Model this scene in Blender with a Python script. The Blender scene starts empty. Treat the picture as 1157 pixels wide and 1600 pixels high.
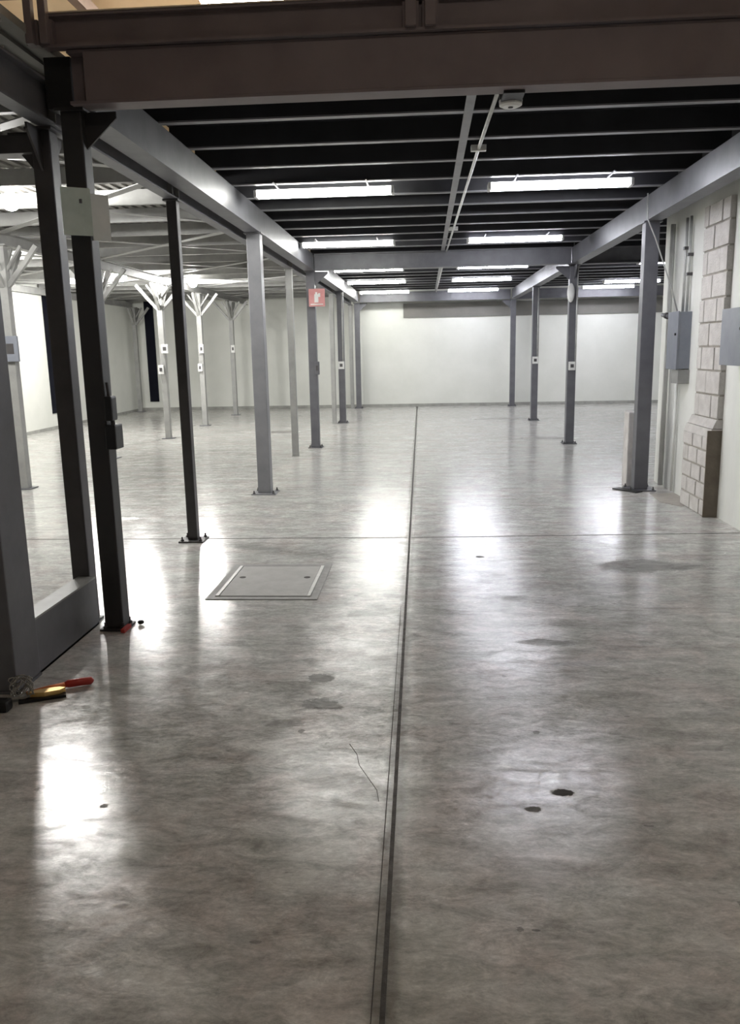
import bpy, bmesh, math, random
from mathutils import Vector, Matrix
random.seed(7)
sc = bpy.context.scene
COL = sc.collection

# ---------------------------------------------------------------- camera, world, exposure
cam_d = bpy.data.cameras.new('camera'); cam = bpy.data.objects.new('camera', cam_d); COL.objects.link(cam)
Rm = Matrix(((0.9976, 0.0061, 0.0689), (0.0664, 0.1979, -0.9780), (-0.0196, 0.9802, 0.1970)))
cam.matrix_world = Matrix.Translation((0, 0, 1.5)) @ Rm.to_4x4()
cam_d.sensor_fit = 'VERTICAL'; cam_d.sensor_height = 24.0
cam_d.lens = 24.0 * 1260 / 1600
cam_d.clip_start = 0.05; cam_d.clip_end = 200
sc.camera = cam
sc.view_settings.view_transform = 'Standard'; sc.view_settings.look = 'None'
sc.view_settings.gamma = 1; sc.view_settings.use_curve_mapping = False
sc.view_settings.exposure = 0.0
sc.cycles.use_denoising = True
sc.cycles.max_bounces = 10; sc.cycles.diffuse_bounces = 6; sc.cycles.sample_clamp_indirect = 6
w = bpy.data.worlds.new('world'); sc.world = w; w.use_nodes = True
w.node_tree.nodes['Background'].inputs[0].default_value = (1.0, 0.86, 0.7, 1)
w.node_tree.nodes['Background'].inputs[1].default_value = 0.03
TUBE = 42.0        # fluorescent diffusers
BULB = 800.0       # bare bulbs of the left bay
SKYLIGHT = 60.0     # translucent roof sheets of the front hall
HALL = 20.0         # added hall lamp, unseen above the camera, watts


# ---------------------------------------------------------------- materials
def nodes_of(name):
    m = bpy.data.materials.new(name); m.use_nodes = True
    nt = m.node_tree; b = nt.nodes['Principled BSDF']
    return m, nt, b


def N(nt, t, **kw):
    n = nt.nodes.new(t)
    for k, v in kw.items():
        if k.startswith('i_'):
            key = k[2:]
            n.inputs[int(key) if key.isdigit() else key.replace('_', ' ')].default_value = v
        else:
            setattr(n, k, v)
    return n


def ramp(nt, src, stops):
    r = nt.nodes.new('ShaderNodeValToRGB')
    e = r.color_ramp.elements
    while len(e) > 1: e.remove(e[-1])
    e[0].position, e[0].color = stops[0][0], (*stops[0][1], 1)
    for p, c in stops[1:]:
        q = e.new(p); q.color = (*c, 1)
    nt.links.new(src, r.inputs[0])
    return r


def paint(name, c1, c2, scale=6, rough=0.5, metal=0.0, bump=0.02, stretch=(1, 1, 1), spec=0.5):
    """painted / worn surface: two tones mixed by noise"""
    m, nt, b = nodes_of(name)
    tc = N(nt, 'ShaderNodeTexCoord'); mp = N(nt, 'ShaderNodeMapping'); mp.inputs['Scale'].default_value = stretch
    nt.links.new(tc.outputs['Object'], mp.inputs[0])
    n = N(nt, 'ShaderNodeTexNoise', i_Scale=scale, i_Detail=6.0, i_Roughness=0.6)
    nt.links.new(mp.outputs[0], n.inputs['Vector'])
    r = ramp(nt, n.outputs[0], [(0.3, c1), (0.7, c2)])
    nt.links.new(r.outputs[0], b.inputs['Base Color'])
    b.inputs['Roughness'].default_value = rough; b.inputs['Metallic'].default_value = metal
    b.inputs['Specular IOR Level'].default_value = spec
    if bump:
        n2 = N(nt, 'ShaderNodeTexNoise', i_Scale=scale * 8, i_Detail=3.0)
        nt.links.new(mp.outputs[0], n2.inputs['Vector'])
        bp = N(nt, 'ShaderNodeBump', i_Strength=bump * 5, i_Distance=0.01)
        nt.links.new(n2.outputs[0], bp.inputs['Height']); nt.links.new(bp.outputs[0], b.inputs['Normal'])
    return m


def glow(name, col, strength):
    m, nt, b = nodes_of(name)
    b.inputs['Base Color'].default_value = (0.9, 0.9, 0.9, 1)
    b.inputs['Emission Color'].default_value = (*col, 1); b.inputs['Emission Strength'].default_value = strength
    return m


def concrete_floor():
    m, nt, b = nodes_of('polished_concrete')
    L = nt.links.new
    tc = N(nt, 'ShaderNodeTexCoord'); P = tc.outputs['Object']
    def noise(scale, detail=6, rough=0.6, stretch=None, dist=0.0):
        n = N(nt, 'ShaderNodeTexNoise', i_Scale=scale, i_Detail=float(detail), i_Roughness=rough, i_Distortion=dist)
        if stretch:
            mp = N(nt, 'ShaderNodeMapping'); mp.inputs['Scale'].default_value = stretch
            L(P, mp.inputs[0]); L(mp.outputs[0], n.inputs['Vector'])
        else:
            L(P, n.inputs['Vector'])
        return n.outputs[0]
    def math_(op, a, c=None, clamp=False):
        n = N(nt, 'ShaderNodeMath', operation=op); n.use_clamp = clamp
        for i, v in enumerate((a, c)):
            if v is None: continue
            if isinstance(v, (int, float)): n.inputs[i].default_value = v
            else: L(v, n.inputs[i])
        return n.outputs[0]
    def mix(f, a, c):
        n = N(nt, 'ShaderNodeMix', data_type='RGBA')
        if isinstance(f, (int, float)): n.inputs[0].default_value = f
        else: L(f, n.inputs[0])
        for i, v in ((6, a), (7, c)):
            if isinstance(v, tuple): n.inputs[i].default_value = (*v, 1)
            else: L(v, n.inputs[i])
        return n.outputs[2]
    big = noise(0.9, 5, 0.6, None, 0.4)
    med = noise(5.0, 8, 0.68, (1, 1.2, 1), 0.6)
    fine = noise(30, 8, 0.75, (0.8, 1.3, 1), 0.5)
    trow = noise(2.2, 7, 0.65, (0.5, 2.6, 1), 0.8)
    a = ramp(nt, big, [(0.3, (0.42, 0.41, 0.39)), (0.7, (0.60, 0.595, 0.565))]).outputs[0]
    bcol = ramp(nt, med, [(0.28, (0.31, 0.305, 0.285)), (0.72, (0.72, 0.715, 0.68))]).outputs[0]
    c = mix(0.5, a, bcol)
    fcol = ramp(nt, fine, [(0.35, (0.22, 0.215, 0.20)), (0.62, (0.70, 0.69, 0.66))]).outputs[0]
    c = mix(0.34, c, fcol)
    tcol = ramp(nt, trow, [(0.35, (0.33, 0.31, 0.28)), (0.65, (0.70, 0.70, 0.68))]).outputs[0]
    c = mix(0.33, c, tcol)
    # trowel marks and grit: multiplied over the base tone
    def mul(col, src, lo, hi, a0, a1):
        r_ = N(nt, 'ShaderNodeMapRange'); L(src, r_.inputs[0])
        for q, vv in enumerate((lo, hi, a0, a1)): r_.inputs[q + 1].default_value = vv
        m_ = N(nt, 'ShaderNodeMix', data_type='RGBA', blend_type='MULTIPLY'); m_.inputs[0].default_value = 1.0
        L(col, m_.inputs[6]); L(r_.outputs[0], m_.inputs[7])
        return m_.outputs[2]
    swirl = noise(8, 9, 0.78, (0.7, 1.5, 1), 0.7)
    grit = noise(55, 9, 0.8, (0.8, 1.4, 1), 0.8)
    c = mul(c, swirl, 0.38, 0.62, 0.74, 1.30)
    c = mul(c, grit, 0.36, 0.64, 0.84, 1.14)
    hue = noise(3.2, 5, 0.6, None, 0.5)
    tint = ramp(nt, hue, [(0.38, (0.98, 1.0, 0.985)), (0.5, (1.0, 1.0, 1.0)), (0.62, (1.03, 0.985, 0.98))]).outputs[0]
    tm = N(nt, 'ShaderNodeMix', data_type='RGBA', blend_type='MULTIPLY'); tm.inputs[0].default_value = 1.0
    L(c, tm.inputs[6]); L(tint, tm.inputs[7]); c = tm.outputs[2]
    # small dark pits and scuffs
    v = N(nt, 'ShaderNodeTexVoronoi', i_Scale=3.1, i_Randomness=1.0); L(P, v.inputs['Vector'])
    v2 = N(nt, 'ShaderNodeTexVoronoi', i_Scale=5.5, i_Randomness=1.0)
    mp5 = N(nt, 'ShaderNodeMapping'); mp5.inputs['Scale'].default_value = (0.55, 1.5, 1); L(P, mp5.inputs[0]); L(mp5.outputs[0], v2.inputs['Vector'])
    pit = math_('MAXIMUM', math_('LESS_THAN', math_('ADD', v.outputs['Distance'], math_('MULTIPLY', fine, 0.10)), 0.092),
                math_('LESS_THAN', math_('ADD', v2.outputs['Distance'], math_('MULTIPLY', med, 0.12)), 0.105))
    c = mix(math_('MULTIPLY', pit, 0.55), c, (0.10, 0.095, 0.09))
    # oil and water stains with their own outlines
    sx = N(nt, 'ShaderNodeSeparateXYZ'); L(P, sx.inputs[0])
    X, Y = sx.outputs[0], sx.outputs[1]
    wob = noise(7, 6, 0.7)
    dark = None
    for (px, py, rx, ry, k) in STAINS:
        dx = math_('DIVIDE', math_('SUBTRACT', X, px), rx); dy = math_('DIVIDE', math_('SUBTRACT', Y, py), ry)
        d = math_('SQRT', math_('ADD', math_('MULTIPLY', dx, dx), math_('MULTIPLY', dy, dy)))
        d = math_('ADD', d, math_('MULTIPLY', math_('SUBTRACT', wob, 0.5), 2.6))
        mk = N(nt, 'ShaderNodeMapRange', interpolation_type='SMOOTHSTEP')
        L(d, mk.inputs[0]); mk.inputs[1].default_value = 0.75; mk.inputs[2].default_value = 1.05
        mk.inputs[3].default_value = k; mk.inputs[4].default_value = 0.0
        dark = mk.outputs[0] if dark is None else math_('MAXIMUM', dark, mk.outputs[0])
    c = mix(dark, c, (0.075, 0.07, 0.065))
    # grimy band along the long saw-cut joint
    seam = math_('ABSOLUTE', math_('ADD', math_('ADD', X, math_('MULTIPLY', Y, 0.0052)), 0.098))
    seam = math_('ADD', seam, math_('MULTIPLY', math_('SUBTRACT', wob, 0.5), 0.05))
    mk = N(nt, 'ShaderNodeMapRange', interpolation_type='SMOOTHSTEP'); L(seam, mk.inputs[0])
    mk.inputs[1].default_value = 0.012; mk.inputs[2].default_value = 0.05
    mk.inputs[3].default_value = 0.55; mk.inputs[4].default_value = 0.0
    c = mix(mk.outputs[0], c, (0.13, 0.12, 0.105))
    L(c, b.inputs['Base Color'])
    rr = ramp(nt, med, [(0.3, (0.11,) * 3), (0.7, (0.24,) * 3)]).outputs[0]
    rr2 = math_('ADD', rr, math_('MULTIPLY', math_('SUBTRACT', fine, 0.5), 0.5), True)
    rr2 = math_('ADD', rr2, math_('MULTIPLY', math_('MAXIMUM', dark, math_('MULTIPLY', pit, 0.7)), 0.55), True)
    L(rr2, b.inputs['Roughness'])
    sp = N(nt, 'ShaderNodeMapRange'); L(swirl, sp.inputs[0])
    for q, vv in enumerate((0.40, 0.60, 0.12, 0.85)): sp.inputs[q + 1].default_value = vv
    keep = math_('SUBTRACT', 1.0, math_('MULTIPLY', math_('MAXIMUM', dark, math_('MULTIPLY', pit, 0.7)), 0.9), True)
    L(math_('MULTIPLY', sp.outputs[0], keep), b.inputs['Specular IOR Level'])
    bmp = N(nt, 'ShaderNodeBump', i_Strength=0.11, i_Distance=0.008)
    hh = math_('ADD', math_('MULTIPLY', swirl, 0.6), math_('MULTIPLY', grit, 0.25))
    L(hh, bmp.inputs['Height']); L(bmp.outputs[0], b.inputs['Normal'])
    return m


STAINS = [(1.5, 5.5, 0.40, 0.17, 0.5), (0.93, 4.73, 0.28, 0.12, 0.3), (-0.5, 3.52, 0.07, 0.05, 0.6),
          (-0.46, 3.24, 0.13, 0.06, 0.55), (0.464, 2.558, 0.040, 0.026, 0.97), (0.62, 4.0, 0.15, 0.06, 0.5),
          (0.393, 5.76, 0.04, 0.03, 0.85), (0.345, 2.45, 0.03, 0.02, 0.8), (-2.75, 15.2, 0.35, 0.3, 0.55),
          (0.75, 3.72, 0.22, 0.03, 0.4), (2.05, 13.6, 0.5, 0.25, 0.3), (-0.6, 3.05, 0.10, 0.03, 0.4),
          (1.6, 17.5, 0.7, 0.25, 0.3), (-3.0, 7.2, 0.35, 0.10, 0.35), (0.55, 4.75, 0.12, 0.05, 0.35)]
M = {}
M['floor'] = concrete_floor()
M['backlit_steel'] = paint('backlit_steel_tone', (0.022, 0.021, 0.021), (0.035, 0.033, 0.033), 5, 0.5, 0, 0.01)  # near-black stands in for the corner column's backlit shade
M['mid_steel'] = paint('mid_grey_steel', (0.20, 0.20, 0.215), (0.26, 0.26, 0.275), 5, 0.4, 0, 0.01)  # lighter grey than the other main columns
M['steel'] = paint('grey_steel_paint', (0.105, 0.105, 0.118), (0.15, 0.15, 0.165), 5, 0.43, 0, 0.01)
M['dark_steel'] = paint('dark_or_shaded_steel', (0.05, 0.047, 0.048), (0.08, 0.075, 0.077), 5, 0.42, 0, 0.01)  # bolts and fittings; on the backlit slim columns it holds their shade
M['pale_steel'] = paint('pale_steel_paint', (0.27, 0.27, 0.262), (0.37, 0.37, 0.355), 5, 0.45, 0, 0.01)
M['beam_red'] = paint('brown_primer_steel', (0.15, 0.118, 0.122), (0.20, 0.162, 0.165), 3, 0.55, 0, 0.01)
M['joist'] = paint('grey_joist_paint', (0.19, 0.19, 0.20), (0.26, 0.26, 0.27), 6, 0.45, 0, 0.01)
M['joist_web'] = paint('shaded_joist_web', (0.016, 0.016, 0.019), (0.028, 0.028, 0.033), 4, 0.6, 0, 0)  # near-black holds the shade on the webs above the lit flanges
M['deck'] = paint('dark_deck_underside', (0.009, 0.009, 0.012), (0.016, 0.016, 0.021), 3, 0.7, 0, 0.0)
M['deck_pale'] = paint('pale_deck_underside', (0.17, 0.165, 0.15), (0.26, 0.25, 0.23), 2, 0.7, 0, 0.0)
M['wall'] = paint('white_wall_paint', (0.70, 0.71, 0.66), (0.78, 0.785, 0.74), 1.3, 0.7, 0, 0.02)
M['wall_dirty'] = paint('scuffed_white_paint', (0.72, 0.725, 0.69), (0.83, 0.835, 0.80), 2.2, 0.7, 0, 0.03, (1, 1, 0.4))
M['lintel'] = paint('taupe_paint', (0.16, 0.155, 0.14), (0.21, 0.2, 0.185), 2, 0.7, 0, 0.01)
M['grime'] = paint('grimy_skirting', (0.27, 0.27, 0.25), (0.42, 0.42, 0.39), 5, 0.7, 0, 0.01)
M['block'] = paint('bare_concrete_block', (0.50, 0.475, 0.455), (0.66, 0.635, 0.61), 9, 0.85, 0, 0.08)
M['mortar'] = paint('mortar', (0.30, 0.28, 0.25), (0.42, 0.39, 0.35), 18, 0.9, 0, 0.08)
M['plaster_brown'] = paint('brown_grey_render', (0.155, 0.13, 0.10), (0.215, 0.185, 0.15), 7, 0.9, 0, 0.05)
M['navy'] = paint('navy_door_paint', (0.003, 0.0035, 0.009), (0.006, 0.0065, 0.014), 4, 0.7, 0, 0, (1, 1, 1), 0.15)
M['black'] = paint('black_plastic', (0.008, 0.008, 0.008), (0.016, 0.016, 0.016), 8, 0.45)
M['white_plastic'] = paint('white_plastic', (0.72, 0.72, 0.70), (0.80, 0.80, 0.78), 8, 0.4, 0, 0)
M['box_grey'] = paint('grey_enamel', (0.20, 0.215, 0.255), (0.26, 0.275, 0.315), 5, 0.4, 0, 0.01)
M['galv'] = paint('galvanised_tube', (0.45, 0.45, 0.44), (0.60, 0.60, 0.59), 12, 0.4, 0.3, 0.01)
M['joint'] = paint('joint_filler', (0.05, 0.046, 0.04), (0.13, 0.12, 0.11), 20, 0.8, 0, 0.05)
M['hatch'] = paint('hatch_concrete', (0.36, 0.35, 0.33), (0.45, 0.44, 0.42), 8, 0.5, 0, 0.04)
M['hatch_frame'] = paint('hatch_frame_steel', (0.22, 0.215, 0.205), (0.31, 0.30, 0.285), 14, 0.5, 0.2, 0.03)
M['bright_steel'] = paint('worn_bright_steel', (0.55, 0.54, 0.52), (0.72, 0.71, 0.69), 14, 0.35, 0.4, 0.03)
M['patch'] = paint('floor_patch_mortar', (0.33, 0.30, 0.27), (0.45, 0.42, 0.38), 8, 0.7, 0, 0.05)
M['teal_sign'] = paint('pale_green_sheet', (0.50, 0.60, 0.565), (0.66, 0.75, 0.72), 7, 0.25, 0, 0)
M['white_sign'] = paint('pale_sheet', (0.68, 0.72, 0.72), (0.82, 0.84, 0.84), 6, 0.3, 0, 0)
M['red_sign'] = paint('faded_red_sign', (0.50, 0.20, 0.20), (0.62, 0.30, 0.29), 6, 0.5, 0, 0)
M['red'] = paint('red_plastic', (0.36, 0.022, 0.018), (0.48, 0.04, 0.028), 12, 0.35, 0, 0)
M['orange'] = paint('orange_plastic', (0.62, 0.16, 0.04), (0.75, 0.24, 0.07), 12, 0.4, 0, 0)
M['brass'] = paint('yellow_metal', (0.72, 0.46, 0.15), (0.85, 0.60, 0.26), 12, 0.3, 0.5, 0.01)
M['wire'] = paint('wire_metal', (0.35, 0.34, 0.31), (0.5, 0.48, 0.44), 20, 0.35, 0.7, 0)
M['roof'] = paint('cream_roof_sheet', (0.76, 0.65, 0.52), (0.85, 0.75, 0.62), 1.5, 0.7, 0, 0)
M['tube'] = glow('fluorescent_diffuser', (1.0, 1.0, 0.95), TUBE)
M['cool_tube'] = glow('cool_fluorescent_diffuser', (0.90, 0.91, 1.0), TUBE)
M['bulb'] = glow('bulb_glass', (1.0, 0.985, 0.95), BULB)
M['sky_sheet'] = glow('skylight_sheet', (1.0, 0.88, 0.70), SKYLIGHT)


# ---------------------------------------------------------------- mesh helpers
class MB:
    def __init__(s): s.bm = bmesh.new()

    def box(s, x0, x1, y0, y1, z0, z1, bevel=0.0):
        r = bmesh.ops.create_cube(s.bm, size=1.0)
        vs = r['verts']
        for v in vs:
            v.co = Vector(((x0 + x1) / 2 + v.co.x * (x1 - x0), (y0 + y1) / 2 + v.co.y * (y1 - y0), (z0 + z1) / 2 + v.co.z * (z1 - z0)))
        if bevel:
            es = list({e for v in vs for e in v.link_edges})
            bmesh.ops.bevel(s.bm, geom=es, offset=bevel, segments=2, affect='EDGES', profile=0.6)
        return s

    def obox(s, p0, p1, wdt, hgt, up=(0, 0, 1)):
        """a bar from p0 to p1 of rectangular section"""
        p0, p1 = Vector(p0), Vector(p1); d = (p1 - p0).normalized()
        up = Vector(up); sd = d.cross(up)
        if sd.length < 1e-4: sd = d.cross(Vector((0, 1, 0)))
        sd.normalize(); u2 = sd.cross(d)
        vs = []
        for p in (p0, p1):
            for a, c in ((-1, -1), (1, -1), (1, 1), (-1, 1)):
                vs.append(s.bm.verts.new(p + sd * a * wdt / 2 + u2 * c * hgt / 2))
        for f in ((3, 2, 1, 0), (4, 5, 6, 7), (0, 1, 5, 4), (1, 2, 6, 5), (2, 3, 7, 6), (3, 0, 4, 7)):
            s.bm.faces.new([vs[i] for i in f])
        return s

    def tube(s, pts, r, seg=10):
        pts = [Vector(p) for p in pts]; rings = []
        rs = r if isinstance(r, (list, tuple)) else [r] * len(pts)
        for i, p in enumerate(pts):
            d = (pts[min(i + 1, len(pts) - 1)] - pts[max(i - 1, 0)]).normalized()
            a = d.cross(Vector((0, 0, 1)))
            if a.length < 1e-3: a = d.cross(Vector((0, 1, 0)))
            a.normalize(); b = d.cross(a)
            rings.append([s.bm.verts.new(p + (a * math.cos(t) + b * math.sin(t)) * rs[i]) for t in [2 * math.pi * k / seg for k in range(seg)]])
        for q, t in zip(rings, rings[1:]):
            for k in range(seg):
                s.bm.faces.new((q[k], q[(k + 1) % seg], t[(k + 1) % seg], t[k]))
        s.bm.faces.new(rings[0][::-1]); s.bm.faces.new(rings[-1])
        return s

    def prism(s, poly, axis, a, b):
        """polygon extruded along 'x','y' or 'z' from a to b; poly in the other two axes in order"""
        def co(u, v, t):
            return {'x': (t, u, v), 'y': (u, t, v), 'z': (u, v, t)}[axis]
        A = [s.bm.verts.new(co(u, v, a)) for u, v in poly]; B = [s.bm.verts.new(co(u, v, b)) for u, v in poly]
        n = len(poly)
        s.bm.faces.new(A); s.bm.faces.new(B[::-1])
        for i in range(n): s.bm.faces.new((A[i], B[i], B[(i + 1) % n], A[(i + 1) % n]))
        return s

    def build(s, name, mat, parent=None, smooth=False):
        off = parent_loc(parent)
        bmesh.ops.recalc_face_normals(s.bm, faces=s.bm.faces[:])
        if off.length: bmesh.ops.translate(s.bm, verts=s.bm.verts[:], vec=-off)
        me = bpy.data.meshes.new(name); s.bm.to_mesh(me); s.bm.free()
        me.materials.append(M[mat] if isinstance(mat, str) else mat)
        if smooth:
            for p in me.polygons: p.use_smooth = True
        o = bpy.data.objects.new(name, me); COL.objects.link(o)
        if parent: o.parent = parent
        return o


def parent_loc(p):
    v = Vector((0, 0, 0))
    while p: v += p.location; p = p.parent
    return v


def thing(name, label, cat, loc, group=None):
    o = bpy.data.objects.new(name, None); COL.objects.link(o); o.location = loc
    o.empty_display_size = 0.1
    return tag(o, label, cat, group)


def tag(o, label, cat, group=None):
    o['label'] = label; o['category'] = cat; o['kind'] = 'thing'
    if group: o['group'] = group
    return o


def struct(o):
    o['kind'] = 'structure'; return o


ORD = ('first second third fourth fifth sixth seventh eighth ninth tenth eleventh twelfth thirteenth fourteenth fifteenth sixteenth '
       'seventeenth eighteenth nineteenth twentieth twenty-first twenty-second twenty-third twenty-fourth twenty-fifth twenty-sixth').split()

# ---------------------------------------------------------------- setting
YB = 21.65                                     # back wall
LX, RX = -1.73, 2.25                           # the two main column rows
struct(MB().box(-7.75, 6.6, -3.0, YB, -0.1, 0).build('floor', 'floor'))
struct(MB().box(-7.95, 6.8, YB, YB + 0.2, 0, 6.6).build('wall_back', 'wall'))
wl = MB()
wl.box(-7.95, -7.75, -3.2, 16.4, 0, 6.6).box(-7.95, -7.75, 17.5, YB, 0, 6.6).box(-7.95, -7.75, 16.4, 17.5, 0, 0.30).box(-7.95, -7.75, 16.4, 17.5, 2.9, 6.6)
struct(wl.build('wall_left', 'wall'))
struct(MB().box(-7.95, -7.90, 16.4, 17.5, 0.30, 2.9, 0.004).build('doorway_dark', 'navy'))  # dark panel standing in for the doorway's unlit depth
struct(MB().box(2.55, 2.75, -3.0, 9.1, 0, 6.6).box(2.75, 6.6, 8.9, 9.1, 0, 6.6).build('wall_right', 'wall_dirty'))
struct(MB().box(6.6, 6.8, 9.1, YB, 0, 6.6).build('wall_side', 'wall'))
struct(MB().box(-7.95, 2.75, -3.2, -3.0, 0, 6.6).build('wall_front', 'lintel'))
struct(MB().box(-0.55, 6.6, YB - 0.04, YB, 2.30, 2.66).build('trim_1', 'lintel'))
struct(MB().box(-7.75, 6.6, YB - 0.015, YB, 0, 0.075).build('baseboard_back', 'grime'))
struct(MB().box(-7.75, -7.735, -3.0, 16.4, 0, 0.06).box(-7.75, -7.735, 16.4, YB, 0, 0.06).build('baseboard_left', 'grime'))
d2 = MB().box(-7.44, -7.20, YB - 0.05, YB, 0.24, 3.0, 0.006)
struct(d2.build('door_2', 'navy'))
# decks of the two platforms, roof of the front hall
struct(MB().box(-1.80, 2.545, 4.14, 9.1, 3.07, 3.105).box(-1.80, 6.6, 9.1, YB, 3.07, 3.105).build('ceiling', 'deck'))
struct(MB().box(-1.80, 2.545, 4.14, 9.1, 3.108, 3.115).box(-1.80, 6.6, 9.1, YB, 3.108, 3.115).build('floor_upper_bounce', 'roof'))  # unseen pale slab, added to bounce skylight up onto the roof
dp = MB().box(-7.75, -1.86, 3.2, YB, 2.99, 3.03)
for k in range(58):                            # ribs of the trough sheet
    x = -7.7 + k * 0.1
    dp.box(x, x + 0.045, 3.2, YB, 2.972, 2.995)
struct(dp.build('ceiling_left', 'deck_pale'))
rf = MB()
sk = [(-2.9, -1.6, 10.9, 12.75), (1.7, 2.9, 10.9, 12.2)]
xs = [-7.95, -2.9, -1.6, 1.7, 2.9, 6.8]; ys = [-3.2, 10.9, 12.2, 12.75, YB + 0.2]
for i in range(len(xs) - 1):
    for j in range(len(ys) - 1):
        cx, cy = (xs[i] + xs[i + 1]) / 2, (ys[j] + ys[j + 1]) / 2
        if not any(a < cx < b and c < cy < d for a, b, c, d in sk):
            rf.box(xs[i], xs[i + 1], ys[j], ys[j + 1], 6.0, 6.06)
struct(rf.build('ceiling_hall', 'roof'))
for k, (a, b, c, d) in enumerate(sk):
    struct(MB().box(a, b, c, d, 6.01, 6.03).build('window_%d' % (k + 1), 'sky_sheet'))
for k, y in enumerate((-1.6, 1.8, 5.2, 8.0, 10.6, 15.4)):
    p = MB().box(-7.74, 2.54 if y < 9.2 else 6.59, y - 0.05, y + 0.05, 5.8, 5.995)
    tag(p.build('roof_purlin', 'beam_red'), 'steel roof purlin high in the hall, %s from the camera end' % ORD[k], 'purlin', 'roof purlins of the hall')
for k, x in enumerate((-4.15, -1.6, 2.2)):
    p = MB().obox((x, -2.9, 5.72), (x, 17, 5.72), 0.12, 0.16)
    tag(p.build('roof_rafter', 'beam_red'), 'dark roof rafter below the cream sheets, %s from the left' % ORD[k], 'rafter', 'roof rafters of the hall')

# saw-cut joints in the slab
jm = MB().prism([(-0.098 - 0.0052 * 0 - 0.006, 0.0), (-0.098 + 0.006, 0.0), (-0.098 - 0.0052 * 21.6 + 0.012, 21.6), (-0.098 - 0.0052 * 21.6 - 0.012, 21.6)], 'z', 0.0, 0.0015)
struct(jm.build('trim_2', 'joint'))
struct(MB().obox((-0.098 - 0.0052 * 1.0 - 0.022, 0.4, 0.0006), (-0.150, 4.6, 0.0006), 0.003, 0.0014).build('trim_3', 'joint'))
struct(MB().obox((-7.7, 6.34, 0.0006), (-0.15, 6.385, 0.0006), 0.012, 0.0016).obox((-0.12, 6.385, 0.0006), (2.52, 6.50, 0.0006), 0.012, 0.0016).build('trim_4', 'joint'))
# hairline crack beside the joint
ck = MB(); pts = [(-0.30, 2.88), (-0.265, 2.80), (-0.25, 2.72), (-0.21, 2.63), (-0.175, 2.55), (-0.165, 2.48)]
for p, q in zip(pts, pts[1:]): ck.obox((*p, 0.0006), (*q, 0.0006), 0.002, 0.0012)
struct(ck.build('trim_5', 'joint'))


# ---------------------------------------------------------------- steel columns
def column(label, x, y, top, wd=0.14, mat='steel', plate=0.26, gussets=(), group=None, name='steel_column', cap=True, bolts=True):
    h = wd / 2; y += h
    t = thing(name, label, 'column', (x, y, 0), group)
    MB().box(x - h, x + h, y - h, y + h, 0.012, top, 0.008).build('shaft', mat, t)
    p = plate / 2
    MB().box(x - p, x + p, y - p, y + p, 0, 0.012).build('base_plate', mat, t)
    if bolts:
        for sx in (-1, 1):
            for sy in (-1, 1):
                bx, by = x + sx * (p - 0.025), y + sy * (p - 0.025)
                MB().tube([(bx, by, 0.010), (bx, by, 0.024)], 0.014, 6).tube([(bx, by, 0.02), (bx, by, 0.045)], 0.007, 8).build('anchor_bolt', 'dark_steel', t)
    if cap:
        MB().box(x - h - 0.02, x + h + 0.02, y - h - 0.02, y + h + 0.02, top - 0.004, top + 0.01).build('cap_plate', mat, t)
    for (dx, dy, ln, hg) in gussets:
        if dx: MB().prism([(x + dx * h, top - hg), (x + dx * h, top), (x + dx * (h + ln), top), (x + dx * (h + ln), top - 0.03)], 'y', y - 0.006, y + 0.006).build('gusset', mat, t)
        else: MB().prism([(y + dy * h, top - hg), (y + dy * h, top), (y + dy * (h + ln), top), (y + dy * (h + ln), top - 0.03)], 'x', x - 0.006, x + 0.006).build('gusset', mat, t)
    return t


TOP = 2.68
bcol = column('black-looking square column at the left front corner, carrying the brown front beam', LX, 4.16, TOP, 0.105, 'backlit_steel', 0.15,
       ((1, 0, 0.16, 0.17), (0, 1, 0.16, 0.17)), 'main columns of the left row')
MB().box(-1.845, -1.712, 4.165, 4.255, 2.692, 2.925, 0.004).build('gap_shade_block', 'black', bcol)  # black block put where only shade fills the gap above the cap
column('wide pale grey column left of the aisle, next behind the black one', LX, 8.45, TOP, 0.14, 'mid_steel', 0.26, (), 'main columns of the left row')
column('grey column of the left row with the red sign near its top', LX, 12.6, TOP, 0.13, 'steel', 0.22, ((1, 0, 0.2, 0.2),), 'main columns of the left row')
column('left-row column just behind the one with the red sign, white outlet halfway up', LX, 16.95, TOP, 0.13, 'steel', 0.22, (), 'main columns of the left row')
column('last grey column of the left row, standing close to the back wall', LX, 21.2, TOP, 0.13, 'steel', 0.22, ((1, 0, 0.2, 0.2),), 'main columns of the left row')
column('blue-grey column at the end of the right wall beside the electrical box', RX, 8.5, TOP, 0.14, 'steel', 0.28, (), 'main columns of the right row')
column('grey column of the right row with a white oval fitting near its top', RX, 12.75, TOP, 0.13, 'steel', 0.22, ((-1, 0, 0.2, 0.2), (0, -1, 0.2, 0.2)), 'main columns of the right row')
column('grey column of the right row with a white outlet and no fitting near its top', RX, 16.95, TOP, 0.13, 'steel', 0.22, (), 'main columns of the right row')
column('last thin column of the right row in front of the back wall', RX, 21.2, TOP, 0.13, 'steel', 0.22, ((-1, 0, 0.22, 0.22),), 'main columns of the right row')
column('grey column at the right front corner below the brown front beam', RX, 4.16, TOP, 0.14, 'dark_steel', 0.24, (), 'main columns of the right row')

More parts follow.
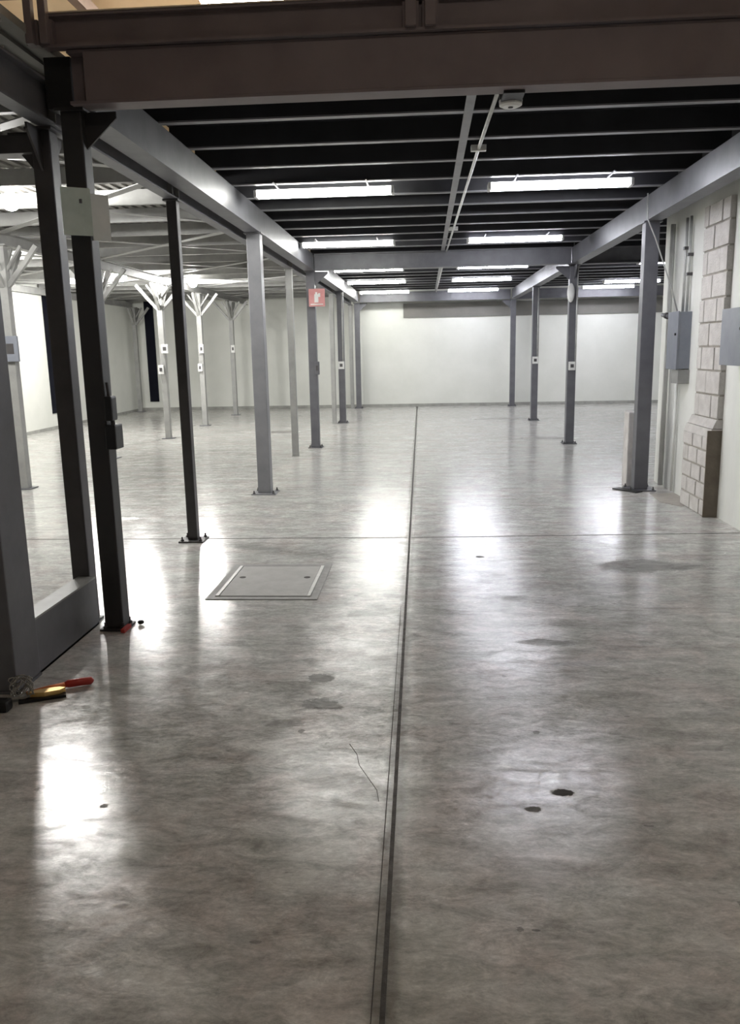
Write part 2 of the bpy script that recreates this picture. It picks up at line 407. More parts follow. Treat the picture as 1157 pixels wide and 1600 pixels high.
EX = -1.895                                    # edge row of the left platform
ETOP = 2.63
column('wide dark grey column at the left edge of the photo with tools at its foot', -1.965, 3.305, ETOP, 0.23, 'steel', 0.236, (), 'edge columns of the left platform', bolts=False)
column('dark column standing just left of the black corner column', EX - 0.05, 4.27, ETOP, 0.10, 'dark_steel', 0.13, ((0, 1, 0.14, 0.2), (0, -1, 0.14, 0.2), (-1, 0, 0.14, 0.2)), 'edge columns of the left platform', bolts=False)
column('slim black column standing alone behind the floor hatch, left of the aisle', EX, 6.28, ETOP, 0.08, 'dark_steel', 0.2, (), 'edge columns of the left platform')
column('slim pale post just left of the column with the red sign', EX, 11.6, ETOP, 0.09, 'pale_steel', 0.10, (), 'edge columns of the left platform')
column('slim pale post between the last three columns of the left row', EX, 16.82, ETOP, 0.09, 'pale_steel', 0.10, (), 'edge columns of the left platform')
column('slim pale post beside the last column of the left row at the back wall', EX - 0.01, 21.25, ETOP, 0.09, 'pale_steel', 0.10, (), 'edge columns of the left platform')

YX = -4.63


def y_column(label, y, x=YX, top=2.698):
    t = thing('braced_column', label, 'column', (x, y, 0), 'columns with splayed braces in the left bay')
    MB().box(x - 0.05, x + 0.05, y - 0.05, y + 0.05, 0.01, top, 0.006).build('shaft', 'pale_steel', t)
    MB().box(x - 0.1, x + 0.1, y - 0.1, y + 0.1, 0, 0.012).build('base_plate', 'steel', t)
    MB().box(x - 0.09, x + 0.09, y - 0.09, y + 0.09, top - 0.005, top + 0.01).build('cap_plate', 'pale_steel', t)
    for dx, dy in ((1, 0), (-1, 0), (0, 1), (0, -1)):
        if x < -7 and dx < 0: continue
        b = MB()
        a0 = (x + dx * 0.04, y + dy * 0.04, 2.27)
        a1 = (x + dx * 0.22, y + dy * 0.22, 2.47); a2 = (x + dx * 0.40, y + dy * 0.40, 2.69)
        b.obox(a0, a1, 0.05, 0.05).obox(a1, a2, 0.05, 0.05)
        c0 = (x + dx * 0.04, y + dy * 0.04, 2.44); c2 = (x + dx * 0.22, y + dy * 0.22, 2.69)
        b.obox(c0, c2, 0.03, 0.03)
        b.build('brace', 'pale_steel', t)
    return t


y_column('pale braced column at the far left edge with a grey box on it', 8.95)
y_column('pale braced column half hidden behind the black corner column', 11.6)
y_column('pale braced column with white outlets, in front of the navy door strip', 14.3)
y_column('pale braced column, middle of the three seen left of the wide grey column', 16.8)
y_column('pale braced column nearest the back wall, right of the other two', 19.6)
y_column('pale braced column set against the left wall near the back corner', 21.2, -7.58)


# ---------------------------------------------------------------- beams
def ibeam_y(x, y0, y1, z0, z1, fw=0.12, tf=0.012, tw=0.012):
    return MB().box(x - fw / 2, x + fw / 2, y0, y1, z0, z0 + tf).box(x - fw / 2, x + fw / 2, y0, y1, z1 - tf, z1).box(x - tw / 2, x + tw / 2, y0, y1, z0 + tf, z1 - tf)


def tube_beam_y(x, y0, y1, z0, z1, wd, nm, label, mat, group):
    t = thing(nm, label, 'beam', (x, y0, z0), group)
    MB().box(x - wd / 2, x + wd / 2, y0, y1, z0, z1, 0.006).build('web_box', mat, t)
    MB().box(x - wd / 2 - 0.012, x + wd / 2 + 0.012, y0, y1, z0 - 0.001, z0 + 0.012).build('bottom_flange', mat, t)
    for y in (y0 + 0.06, y1 - 0.06):
        MB().box(x - wd / 2 - 0.008, x + wd / 2 + 0.008, y - 0.05, y + 0.05, z0 + 0.02, z1 - 0.02).build('splice_plate', mat, t)
    return t


BZ0, BZ1 = 2.69, 2.93
g = 'main beams along the aisle'
tube_beam_y(LX, 4.27, 12.52, BZ0, BZ1, 0.13, 'main_beam', 'long grey beam above the left column row, from the front corner to the red sign', 'steel', g)
tube_beam_y(LX, 12.68, 20.9, BZ0, BZ1, 0.13, 'main_beam', 'far grey beam above the left column row, from the red sign to the back wall', 'steel', g)
tube_beam_y(RX, 4.27, 12.67, BZ0, BZ1, 0.13, 'main_beam', 'long grey beam above the right column row, over the electrical boxes', 'steel', g)
tube_beam_y(RX, 12.83, 20.9, BZ0, BZ1, 0.13, 'main_beam', 'far grey beam above the right column row, ending at the back wall', 'steel', g)


def cross_beam(label, x0, x1, y, mat, nm='cross_beam', z0=BZ0, z1=2.93, grp='cross beams over the aisle'):
    t = thing(nm, label, 'beam', ((x0 + x1) / 2, y, z0), grp)
    MB().box(x0, x1, y - 0.006, y + 0.006, z0 + 0.012, z1 - 0.012).build('web', mat, t)
    MB().box(x0, x1, y - 0.06, y + 0.06, z0, z0 + 0.014).build('bottom_flange', mat, t)
    MB().box(x0, x1, y - 0.06, y + 0.06, z1 - 0.014, z1).build('top_flange', mat, t)
    return t


fb = cross_beam('deep brown-grey beam spanning the whole top of the photo', -1.70, 2.54, 4.16, 'beam_red', 'front_beam')
MB().box(-1.62, 2.54, 4.098, 4.112, BZ0 + 0.012, 2.92, 0.003).build('face_plate', 'beam_red', fb)
fc = thing('deck_edge_channel', 'brown channel along the deck edge, lying on top of the front beam', 'beam', (0, 4.1, 2.94))
MB().box(-1.80, 2.54, 4.12, 4.13, 2.935, 3.085).build('web', 'beam_red', fc)
MB().box(-1.80, 2.54, 4.07, 4.125, 2.935, 2.947).build('bottom_lip', 'beam_red', fc)
MB().box(-1.80, 2.54, 4.09, 4.125, 3.075, 3.085).build('top_lip', 'beam_red', fc)
cross_beam('grey cross beam over the middle of the aisle, starting at the red sign column', LX + 0.08, RX - 0.08, 12.6, 'steel')
cross_beam('grey cross beam over the right bay, in line with the middle one', RX + 0.08, 6.55, 12.7, 'steel')
cross_beam('far grey cross beam between the last two columns before the back wall', LX + 0.08, RX - 0.08, 21.2, 'steel')
cross_beam('far grey cross beam over the right bay at the back wall', RX + 0.08, 6.55, 21.2, 'steel')

# left platform beams
eb = thing('edge_beam', 'slim beam along the edge of the left platform, beside the main left beam', 'beam', (EX, 3.2, 2.64), 'beams of the left platform')
ibeam_y(EX, 3.2, 21.4, 2.64, 2.84, 0.09).build('profile', 'steel', eb)
for y in (4.27, 6.2, 6.36, 8.9, 11.52, 11.68, 14.2, 16.74, 16.9):
    MB().box(EX - 0.042, EX + 0.042, y - 0.005, y + 0.005, 2.652, 2.828).build('stiffener', 'pale_steel', eb)
mb_ = ibeam_y(YX, 3.3, 21.4, 2.71, 2.84, 0.09).build('middle_beam', 'pale_steel')
tag(mb_, 'pale beam carried by the braced columns of the left bay', 'beam', 'beams of the left platform')
tb = MB().box(-7.7, EX - 0.08, 4.27, 4.39, 2.52, 2.61, 0.005).build('tie_beam', 'dark_steel')
tag(tb, 'dark tie beam running left from the column beside the black corner column', 'beam', 'beams of the left platform')
wb = ibeam_y(-7.68, 3.3, 21.4, 2.71, 2.84, 0.09).build('wall_beam', 'pale_steel')
tag(wb, 'pale beam along the top of the left wall', 'beam', 'beams of the left platform')


# ---------------------------------------------------------------- joists
def c_joist(x0, x1, y, z0, z1, label, grp, mat):
    b = MB()
    b.box(x0, x1, y, y + 0.05, z0, z0 + 0.005).box(x0, x1, y, y + 0.05, z1 - 0.005, z1).box(x0, x1, y - 0.005, y, z0, z1)
    b.box(x0, x1, y + 0.045, y + 0.05, z0, z0 + 0.018).box(x0, x1, y + 0.045, y + 0.05, z1 - 0.018, z1)
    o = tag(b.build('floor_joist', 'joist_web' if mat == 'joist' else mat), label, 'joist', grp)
    if mat == 'joist':
        MB().box(x0, x1, y - 0.007, y + 0.052, z0 - 0.002, z0 + 0.008).build('bottom_flange', mat, o)
    return o


k = 0
for n in range(26):
    y = 4.72 + 0.658 * n
    if y > 21.0 or abs(y - 12.6) < 0.14: continue
    c_joist(-1.80, 2.32, y, 2.93, 3.07, 'thin grey joist under the dark deck over the aisle, %s back from the front beam' % ORD[k], 'joists over the aisle', 'joist')
    k += 1
k = 0
for n in range(6, 26):
    y = 4.72 + 0.658 * n
    if y > 21.0 or abs(y - 12.7) < 0.14 or y < 9.2: continue
    c_joist(2.34, 6.55, y, 2.93, 3.07, 'thin grey joist over the right bay, %s from the end of the right wall' % ORD[k], 'joists over the right bay', 'joist')
    k += 1
k = 0
for n in range(19):
    y = 3.75 + 0.96 * n
    if y > 21.4: continue
    c_joist(-7.7, EX + 0.04, y, 2.84, 2.97, 'pale joist under the left platform deck, %s from the front' % ORD[k], 'joists of the left platform', 'pale_steel')
    k += 1
# flat diagonal bracing under the left deck
k = 0
yy = [4.5, 6.28, 8.95, 11.6, 14.3, 16.8, 19.6]
for (xa, xb, side) in ((YX + 0.06, EX - 0.06, 'aisle-side'), (-7.6, YX - 0.06, 'wall-side')):
    for i, (a, b) in enumerate(zip(yy, yy[1:])):
        xm = (xa + xb) / 2
        m = MB().obox((xa, a + 0.1, 2.828), (xb, b - 0.1, 2.828), 0.09, 0.008).obox((xb, a + 0.1, 2.818), (xa, b - 0.1, 2.818), 0.09, 0.008)
        tag(m.build('cross_brace', 'pale_steel'), 'pale crossed flat bars under the left deck, %s %s bay from the front' % (ORD[i], side), 'brace', 'crossed braces of the left platform')

# tie strip and conduit under the aisle deck
st = MB().box(0.25, 0.305, 4.75, 12.5, 2.918, 2.928).build('tie_strip', 'joist')
tag(st, 'flat steel strip running under the joists along the aisle, left of the conduit', 'strip')
st = MB().box(0.262, 0.305, 12.7, 21.1, 2.918, 2.928).build('tie_strip', 'joist')
tag(st, 'flat steel strip beyond the middle cross beam, continuing to the back', 'strip')
cd = thing('ceiling_conduit', 'thin metal conduit with box fittings running back from the round white detector', 'conduit', (0.4, 4.3, 2.9))
MB().tube([(0.43, 4.25, 2.905), (0.395, 6.3, 2.905), (0.33, 12.5, 2.905)], 0.013, 8).build('pipe', 'galv', cd, True)
for (x, y) in ((0.395, 6.24), (0.352, 10.2)):
    MB().box(x - 0.055, x + 0.055, y - 0.02, y + 0.02, 2.885, 2.928, 0.004).build('junction_box', 'white_plastic', cd)
cd = MB().tube([(0.325, 12.7, 2.905), (0.30, 21.1, 2.905)], 0.013, 8).build('ceiling_conduit', 'galv', None, True)
tag(cd, 'thin conduit continuing beyond the middle cross beam beside the steel strip', 'conduit')


# ---------------------------------------------------------------- lamps
def fluorescent(label, x, y, ln=1.25, zb=2.86, grp='ceiling batten lamps'):
    t = thing('batten_lamp', label, 'lamp', (x, y, zb), grp)
    MB().box(x - ln / 2, x + ln / 2, y - 0.06, y + 0.06, zb + 0.05, zb + 0.06, 0.003).build('housing', 'white_plastic', t)
    h = ln / 2 - 0.025
    MB().prism([(y - 0.075, zb + 0.05), (y - 0.075, zb + 0.022), (y - 0.045, zb), (y + 0.045, zb), (y + 0.075, zb + 0.022), (y + 0.075, zb + 0.05)], 'x', x - h, x + h).build('diffuser', 'cool_tube' if x > 0 else 'tube', t)
    for s in (-1, 1):
        MB().box(min(x + s * h, x + s * ln / 2), max(x + s * h, x + s * ln / 2), y - 0.077, y + 0.077, zb - 0.002, zb + 0.052).build('end_cap', 'white_plastic', t)
    for s in (-1, 1):
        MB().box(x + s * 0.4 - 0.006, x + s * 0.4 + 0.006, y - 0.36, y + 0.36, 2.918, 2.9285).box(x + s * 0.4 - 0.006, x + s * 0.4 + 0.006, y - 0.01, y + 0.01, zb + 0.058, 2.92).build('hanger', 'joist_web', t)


for k, y in enumerate((7.6, 11.2, 14.75, 17.5, 20.55)):
    fluorescent('white batten lamp over the left half of the aisle, %s from the front' % ORD[k], (-0.89, -1.01, -0.98, -1.0, -0.98)[k], y)
    fluorescent('white batten lamp over the right half of the aisle, %s from the front' % ORD[k], 1.19, y)
fluorescent('white batten lamp over the right bay, partly hidden by the blue-grey column', 4.3, 14.75)
fluorescent('white batten lamp over the right bay, larger of the two beyond the column', 4.62, 19.0)
fluorescent('white batten lamp over the right bay, nearest the back wall', 4.45, 20.6)


def bulb(label, x, y, z=2.8):
    t = thing('bulb_lamp', label, 'lamp', (x, y, z), 'bare bulbs of the left bay')
    b = MB(); bmesh.ops.create_uvsphere(b.bm, u_segments=20, v_segments=12, radius=0.075, matrix=Matrix.Translation((x, y, z))); b.build('bulb', 'bulb', t, True)
    MB().tube([(x, y, z + 0.06), (x, y, z + 0.13)], [0.04, 0.028], 12).build('socket', 'white_plastic', t, True)
    MB().tube([(x, y, z + 0.12), (x, y, 2.975)], 0.006, 6).build('cord', 'white_plastic', t)


bulb('glaring bare bulb at the far left edge of the photo', -3.52, 7.05)
bulb('bare bulb right of the black corner column, left of the slim black one', -5.05, 13.7, 2.78)
bulb('bare bulb just right of the slim black column, deepest in the left bay', -4.30, 15.3, 2.78)
bulb('added bulb out of view, brightening the left wall beside the far left braced column', -6.25, 10.8)  # added out of view to light the left wall
bulb('added bulb half hidden by the left side of the black corner column, brightening the left wall', -6.35, 15.1)  # added to brighten the far part of the left wall
bulb('added bulb out of view at the near left, brightening the left bay', -6.2, 7.6)  # added out of view to raise the brightness of the left bay
# unseen hall lamp, added above the camera to brighten the front floor
hl = thing('added_hall_lamp', 'added warm high bay lamp, unseen, hanging in the front hall above the camera', 'lamp', (0.3, 0.6, 5.2))
MB().tube([(0.3, 0.6, 5.0), (0.3, 0.6, 5.25), (0.3, 0.6, 5.35)], [0.26, 0.12, 0.1], 20).build('reflector', 'galv', hl, True)
MB().tube([(0.3, 0.6, 5.35), (0.3, 0.6, 5.99)], 0.01, 6).build('rod', 'joist', hl)
ld = bpy.data.lights.new('added_hall_light', 'AREA'); ld.shape = 'DISK'; ld.size = 0.5; ld.energy = HALL; ld.color = (1, 0.86, 0.76)
lo = bpy.data.objects.new('added_hall_light', ld); COL.objects.link(lo); lo.parent = hl; lo.location = (0, 0, -0.22)

# round white detector under the front beam
dt = thing('smoke_detector', 'round white detector under the front beam beside the conduit', 'detector', (0.43, 4.33, 2.69))
MB().tube([(0.43, 4.33, 2.69), (0.43, 4.33, 2.735)], 0.058, 20).box(0.38, 0.48, 4.16, 4.34, 2.676, 2.6885).build('base', 'black', dt)
MB().tube([(0.43, 4.33, 2.66), (0.43, 4.33, 2.668), (0.43, 4.33, 2.69)], [0.040, 0.056, 0.058], 24).build('cover', 'white_plastic', dt)
MB().tube([(0.43, 4.33, 2.656), (0.43, 4.33, 2.662)], 0.012, 12).build('sensor', 'black', dt)

# guard posts above the deck edge
for x, lb in ((-0.055, 'left post of the pair standing on the deck edge at the top centre'), (0.035, 'right post of the pair standing on the deck edge at the top centre'),
              (-1.85, 'guard post on the deck edge above the black corner column'), (-1.78, 'thin guard post beside the one above the black corner column')):
    p = thing('guard_post', lb, 'post', (x, 4.06, 2.95), 'guard posts on the deck edge')
    wd = 0.025 if x > -1 else 0.018
    MB().box(x - wd, x + wd, 4.045, 4.085, 2.947, 3.95, 0.003).build('upright', 'beam_red', p)
    MB().box(x - wd - 0.012, x + wd + 0.012, 4.08, 4.121, 2.95, 3.06).build('bracket', 'beam_red', p)

# ---------------------------------------------------------------- low rail between the two left columns
lr = thing('floor_channel', 'dark steel channel on the floor between the two left foreground columns', 'channel', (-1.85, 3.9, 0))
MB().box(-1.868, -1.86, 3.545, 4.265, 0.0, 0.27).build('web', 'steel', lr)
MB().box(-1.96, -1.86, 3.545, 4.265, 0.27, 0.28).build('top_flange', 'pale_steel', lr)
MB().box(-1.96, -1.86, 3.545, 4.265, 0.0, 0.012).build('bottom_flange', 'steel', lr)

# sheets and latch on the black corner column
sg = thing('hanging_sheet', 'pale green sheet fixed across the front of the black corner column', 'sheet', (-1.73, 4.09, 2.2))
b = MB().box(-0.07, 0.07, -0.003, 0.003, -0.113, 0.113)
bmesh.ops.rotate(b.bm, verts=b.bm.verts[:], cent=(0, 0, 0), matrix=Matrix.Rotation(math.radians(32), 3, 'Z'))
bmesh.ops.translate(b.bm, verts=b.bm.verts[:], vec=(-1.716, 4.105, 2.20)); b.build('panel', 'teal_sign', sg)
MB().box(-1.705, -1.69, 4.11, 4.162, 2.24, 2.26).build('clip', 'steel', sg)
s2 = MB().obox((-1.675, 4.185, 2.185), (-1.612, 4.26, 2.185), 0.006, 0.225).build('hanging_sheet', 'white_sign')
tag(s2, 'whitish sheet on the aisle side of the black corner column', 'sheet')
lk = thing('latch', 'black latch with a box on the aisle side of the black corner column', 'latch', (-1.64, 4.2, 1.15))
MB().box(-1.682, -1.635, 4.14, 4.22, 1.16, 1.29, 0.012).build('bolt_plate', 'black', lk)
MB().tube([(-1.652, 4.18, 1.17), (-1.65, 4.18, 1.13)], 0.012, 8).build('shackle', 'dark_steel', lk)
MB().box(-1.682, -1.622, 4.13, 4.24, 1.01, 1.14, 0.008).build('box', 'black', lk)
MB().tube([(-1.662, 4.18, 1.285), (-1.667, 4.18, 1.36)], 0.008, 8).build('lever', 'dark_steel', lk)
rd = MB().obox((-1.665, 4.11, 0.012), (-1.655, 4.19, 0.018), 0.022, 0.02).build('red_scrap', 'red')
tag(rd, 'small red scrap lying at the foot of the black corner column', 'scrap')
bp_ = MB(); bmesh.ops.create_icosphere(bp_.bm, subdivisions=2, radius=0.016, matrix=Matrix.Translation((-1.615, 4.26, 0.014)) @ Matrix.Diagonal((1.2, 0.9, 0.8, 1)))
tag(bp_.build('pebble', 'black', None, True), 'small black lump on the floor beside the red scrap', 'lump')

# ---------------------------------------------------------------- tools at the foot of the left foreground column
sd = thing('screwdriver', 'red-handled tool with an orange neck lying at the foot of the left column', 'screwdriver', (-1.70, 3.42, 0.0))
MB().tube([(-1.66, 3.372, 0.020), (-1.645, 3.378, 0.023), (-1.60, 3.400, 0.023), (-1.555, 3.420, 0.021), (-1.548, 3.424, 0.016)], [0.012, 0.018, 0.019, 0.018, 0.010], 12).build('handle', 'red', sd, True)
MB().tube([(-1.80, 3.285, 0.014), (-1.72, 3.330, 0.018), (-1.655, 3.374, 0.020)], [0.009, 0.014, 0.013], 10).build('neck', 'orange', sd, True)
MB().tube([(-1.86, 3.24, 0.010), (-1.795, 3.288, 0.014)], 0.006, 8).build('tip', 'wire', sd)
kn = thing('utility_knife', 'yellow metal knife lying on a black sheath in front of the red tool', 'knife', (-1.70, 3.280, 0))
b = MB().prism([(-1.775, 3.245), (-1.70, 3.255), (-1.645, 3.285), (-1.63, 3.315), (-1.66, 3.322), (-1.71, 3.305), (-1.77, 3.270)], 'z', 0.014, 0.034); b.build('body', 'brass', kn)
MB().obox((-1.80, 3.215, 0.007), (-1.62, 3.295, 0.007), 0.035, 0.013).build('sheath', 'black', kn)
MB().obox((-1.84, 3.222, 0.02), (-1.765, 3.255, 0.02), 0.03, 0.008).build('blade', 'pale_steel', kn)
pl = MB().box(-1.93, -1.80, 3.11, 3.172, 0, 0.05, 0.012).build('battery_pack', 'black')
tag(pl, 'small black block at the left edge of the photo, nearest of the tools', 'block')
wr = MB()
for q in range(5):
    pts = []
    a0 = random.random() * 6
    for i in range(40):
        t = a0 + i * 0.36
        r = 0.045 + 0.012 * math.sin(t * 1.7 + q)
        pts.append((-1.80 + r * math.cos(t) + random.uniform(-.004, .004), 3.255 + 0.03 + 0.3 * r * math.sin(t), 0.075 + 0.05 * math.sin(t + q * 0.9)))
    wr.tube(pts, 0.0024, 5)
bmesh.ops.translate(wr.bm, verts=wr.bm.verts[:], vec=(0.005, -0.04, -0.012))
tag(wr.build('wire_coil', 'wire'), 'tangled coil of thin wire against the foot of the left column', 'wire')

# ---------------------------------------------------------------- floor hatch
ht = thing('floor_hatch', 'rectangular hatch cover let into the floor left of the long joint', 'hatch', (-1.02, 5.12, 0))
x0, x1, y0, y1 = -1.37, -0.67, 4.72, 5.55
MB().box(x0, x1, y0, y0 + 0.05, 0, 0.004).box(x0, x1, y1 - 0.05, y1, 0, 0.004).box(x0, x0 + 0.05, y0 + 0.05, y1 - 0.05, 0, 0.004).box(x1 - 0.05, x1, y0 + 0.05, y1 - 0.05, 0, 0.004).build('frame', 'hatch_frame', ht)
MB().box(x0 + 0.075, x1 - 0.075, y0 + 0.065, y1 - 0.065, 0, 0.006).build('lid', 'hatch', ht)
for x in (x0 + 0.06, x1 - 0.06):
    MB().box(x - 0.011, x + 0.011, y0 + 0.06, y1 - 0.06, 0, 0.009).build('edge_bar', 'bright_steel', ht)
MB().box(x0 + 0.07, x1 - 0.07, y0 + 0.052, y0 + 0.064, 0, 0.0045).box(x0 + 0.07, x1 - 0.07, y1 - 0.064, y1 - 0.052, 0, 0.0045).build('gap_line', 'joint', ht)
for x in (x0 + 0.13, x1 - 0.13):
    MB().tube([(x, 5.2, 0.0), (x, 5.2, 0.0075)], 0.022, 14).build('lifting_eye', 'joint', ht)

# patch of floor by the end column
fp = MB().prism([(2.29, 8.30), (2.27, 7.83), (2.40, 7.60), (2.54, 7.80), (2.54, 8.33)], 'z', 0, 0.003)
tag(fp.build('floor_patch', 'patch'), 'brownish repair patch in the floor at the foot of the right wall', 'patch')
sb = MB().box(2.15, 2.30, 8.72, 8.92, 0, 0.80, 0.012).build('concrete_stub', 'block')
tag(sb, 'low rough concrete stub standing just behind the blue-grey end column', 'stub')
sp_ = MB().obox((2.02, 8.62, 0.008), (2.20, 8.36, 0.008), 0.10, 0.012).build('loose_plate', 'black')
tag(sp_, 'thin black plate on the floor at the foot of the blue-grey column', 'plate')

# ---------------------------------------------------------------- block pilaster on the right wall
pt = thing('block_pilaster', 'bare concrete block pilaster with a thicker foot against the white right wall', 'pilaster', (2.52, 7.4, 0))
PX = 2.50
MB().box(PX + 0.012, 2.56, 7.13, 7.74, 0.84, 2.68).build('mortar_core', 'mortar', pt)
b = MB()
z = 0.86; r = 0
while z < 2.66:
    zt = min(z + 0.190, 2.68)
    cuts = [7.12, 7.47, 7.75] if r % 2 else [7.12, 7.30, 7.62, 7.75]
    for c0, c1 in zip(cuts, cuts[1:]):
        j = random.uniform(-0.004, 0.004)
        b.box(PX + j, 2.56, c0 + 0.007, c1 - 0.007, z, zt, 0.006)
    z += 0.206; r += 1
b.build('shaft_blocks', 'block', pt)
b = MB()
b.prism([(2.56, 0.70), (2.44, 0.70), (2.46, 0.77), (2.56, 0.77)], 'y', 7.12, 7.80)
b.prism([(2.56, 0.775), (2.465, 0.775), (2.498, 0.85), (2.56, 0.85)], 'y', 7.12, 7.78)
b.build('shoulder', 'block', pt)
MB().box(2.445, 2.56, 7.13, 7.80, 0, 0.70).build('foot_core', 'mortar', pt)
b = MB(); z = 0.0; r = 0
while z < 0.69:
    zt = min(z + 0.135, 0.70)
    cuts = [7.135, 7.38, 7.63, 7.80] if r % 2 else [7.135, 7.27, 7.52, 7.80]
    for c0, c1 in zip(cuts, cuts[1:]):
        b.box(2.43 + random.uniform(0, 0.008), 2.47, c0 + 0.008, c1 - 0.008, z + 0.004, zt, 0.009)
    z += 0.146; r += 1
b.build('foot_blocks', 'block', pt)
MB().box(2.428, 2.56, 7.118, 7.134, 0, 0.76, 0.003).build('front_face', 'plaster_brown', pt)


# ---------------------------------------------------------------- electrical fittings on the right wall
def elec(label, xf, y0, y1, z0, z1, name='electrical_box'):
    t = thing(name, label, 'electrical box', (2.55, (y0 + y1) / 2, z0), 'grey electrical boxes')
    MB().box(xf + 0.012, 2.552, y0, y1, z0, z1, 0.004).build('body', 'box_grey', t)
    MB().box(xf, xf + 0.014, y0 - 0.006, y1 + 0.006, z0 - 0.006, z1 + 0.006, 0.003).build('door', 'box_grey', t)
    MB().tube([(xf - 0.012, y0 + 0.05, (z0 + z1) / 2 + 0.06), (xf + 0.002, y0 + 0.05, (z0 + z1) / 2 + 0.06)], 0.012, 10).build('lock', 'black', t)


elec('tall grey electrical box on the white wall between the pilaster and the end column', 2.42, 8.10, 8.42, 1.26, 1.80)
elec('grey electrical box on the pilaster, cut by the right edge of the photo', 2.40, 6.40, 6.87, 1.33, 1.76)
for x, y, y2, lb in ((2.52, 8.30, 8.30, 'left of the two thin conduits above the tall electrical box'), (2.52, 8.18, 8.18, 'right of the two thin conduits above the tall electrical box')):
    t = thing('wall_conduit', lb, 'conduit', (x, y, 1.8), 'conduits above the tall electrical box')
    MB().tube([(x, y, 1.80), (x, y, 2.68)], 0.014, 10).build('pipe', 'galv', t, True)
    for zz in (2.15, 2.33) if y < 8.2 else (2.40,):
        MB().box(x - 0.022, x + 0.03, y - 0.022, y + 0.022, zz - 0.014, zz + 0.014).build('clamp', 'dark_steel', t)
pv = MB().tube([(2.51, 8.72, 0.02), (2.51, 8.72, 2.68)], 0.026, 12).build('wall_pipe', 'white_plastic', None, True)
tag(pv, 'white pipe running up the wall just right of the blue-grey column', 'pipe')
pv = MB().tube([(2.52, 8.36, 0.02), (2.52, 8.36, 1.25)], 0.016, 10).build('wall_pipe', 'white_plastic', None, True)
tag(pv, 'thin white pipe from the floor up to the tall electrical box', 'pipe')
pv = thing('pipe_stub', 'short grey pipe stub with a collar between the end column and the box', 'pipe', (2.45, 8.55, 1.78))
MB().tube([(2.44, 8.44, 1.77), (2.42, 8.62, 1.79)], 0.02, 10).build('pipe', 'steel', pv, True)
MB().tube([(2.437, 8.50, 1.775), (2.432, 8.54, 1.78)], 0.032, 12).build('collar', 'dark_steel', pv)
cb = MB().tube([(2.16, 8.40, 2.93), (2.17, 8.41, 2.70), (2.25, 8.40, 2.52), (2.42, 8.38, 2.05), (2.49, 8.36, 1.80)], 0.007, 8).build('cable', 'galv', None, True)
tag(cb, 'thin grey cable slanting from the beam down to the tall electrical box', 'cable')
op = MB().box(2.44, 2.552, 8.08, 8.30, 1.12, 1.25, 0.004).build('cover_plate', 'pale_steel')
tag(op, 'pale plate on the wall directly under the tall electrical box', 'plate')


# ---------------------------------------------------------------- outlets and fittings on the columns
def outlet(label, x, y, z, face='-y', s=0.045, mat='white_plastic', name='outlet_box', dpt=0.04, hgt=None, grp='outlets on the columns'):
    t = thing(name, label, 'outlet', (x, y, z), grp); hgt = hgt or s * 1.3
    MB().box(x - s, x + s, y - dpt, y, z - hgt, z + hgt, 0.006).build('cover', mat, t)
    MB().box(x - s * 0.5, x + s * 0.5, y - dpt - 0.003, y - dpt + 0.002, z - hgt * 0.4, z + hgt * 0.4).build('socket', 'dark_steel' if mat != 'black' else 'steel', t)


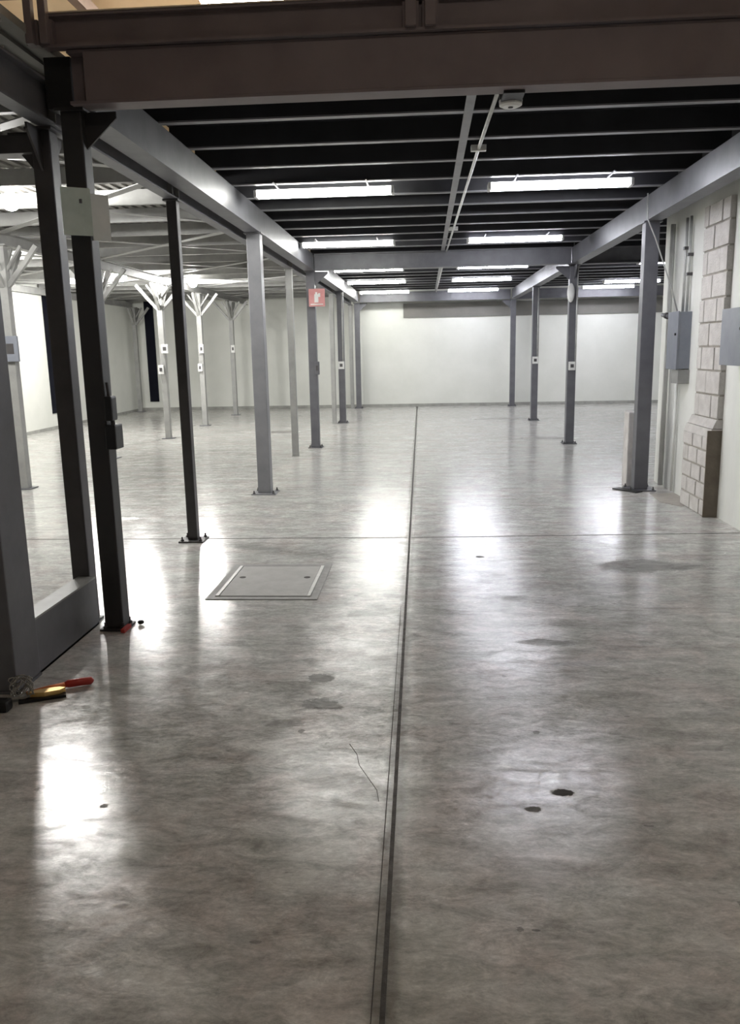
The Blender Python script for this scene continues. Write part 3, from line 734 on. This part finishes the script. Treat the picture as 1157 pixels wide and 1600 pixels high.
outlet('white outlet on the left-row column behind the red sign', -1.73, 16.95, 1.2, s=0.06)
outlet('dark outlet on the column with the red sign', -1.66, 12.60, 1.24, s=0.035, mat='steel', hgt=0.1)
outlet('white outlet on the right-row column with the oval fitting', 2.25, 12.75, 1.2, s=0.05)
outlet('white outlet on the farther right-row column without an oval fitting', 2.25, 16.95, 1.23, s=0.055)
outlet('low white outlet on the braced column before the navy strip', -4.66, 14.24, 1.23, s=0.05, hgt=0.08)
outlet('upper white box on the braced column before the navy strip', -4.57, 14.24, 1.59, s=0.06, hgt=0.08)
outlet('upper white box on the middle braced column', -4.60, 16.74, 1.59, s=0.045, hgt=0.09)
outlet('low white outlet on the middle braced column', -4.65, 16.74, 1.21, s=0.045, hgt=0.08)
outlet('white box on the braced column nearest the back wall', -4.60, 19.54, 1.59, s=0.045, hgt=0.09)
outlet('grey box on the braced column at the far left edge', -4.60, 8.89, 1.59, s=0.09, mat='box_grey', hgt=0.14)
ov = thing('oval_fitting', 'white oval fitting near the top of the right-row column', 'fitting', (2.2, 12.6, 2.3))
b = MB(); bmesh.ops.create_uvsphere(b.bm, u_segments=18, v_segments=12, radius=1, matrix=Matrix.Translation((2.19, 12.655, 2.28)) @ Matrix.Diagonal((0.055, 0.035, 0.14, 1))); b.build('cover', 'white_plastic', ov, True)
MB().box(2.19, 2.21, 12.66, 12.752, 2.2, 2.36).build('bracket', 'steel', ov)
for x, y, z0, lb in ((2.30, 12.738, 1.26, 'thin conduit down the right-row column with the oval fitting'), (2.29, 16.938, 1.3, 'thin conduit down the right-row column without the fitting'),
                     (-1.69, 16.938, 1.28, 'thin conduit down the left-row column behind the red sign')):
    tag(MB().tube([(x, y, z0), (x, y, 2.66)], 0.012, 8).build('column_conduit', 'galv', None, True), lb, 'conduit', 'conduits on the columns')

# red sign on the third left column
rs = thing('red_sign', 'faded red sign with a pale pictogram near the top of a left-row column', 'sign', (-1.62, 12.5, 2.3))
MB().box(-1.745, -1.50, 12.505, 12.512, 2.16, 2.42, 0.003).build('plate', 'red_sign', rs)
MB().box(-1.66, -1.60, 12.501, 12.506, 2.22, 2.34).box(-1.645, -1.615, 12.501, 12.506, 2.34, 2.37).box(-1.60, -1.57, 12.501, 12.506, 2.30, 2.355).box(-1.72, -1.53, 12.501, 12.506, 2.185, 2.20).build('pictogram', 'white_plastic', rs)
MB().box(-1.70, -1.66, 12.51, 12.602, 2.26, 2.32).build('bracket', 'steel', rs)
cm = thing('small_camera', 'small dark fitting on the back wall left of the blue-grey column', 'fitting', (5.55, YB - 0.03, 1.98))
MB().tube([(5.55, YB - 0.07, 1.98), (5.55, YB, 1.98)], 0.05, 14).build('housing', 'steel', cm)
MB().tube([(5.55, YB - 0.09, 1.98), (5.55, YB - 0.07, 1.98)], 0.03, 14).build('lens', 'black', cm)
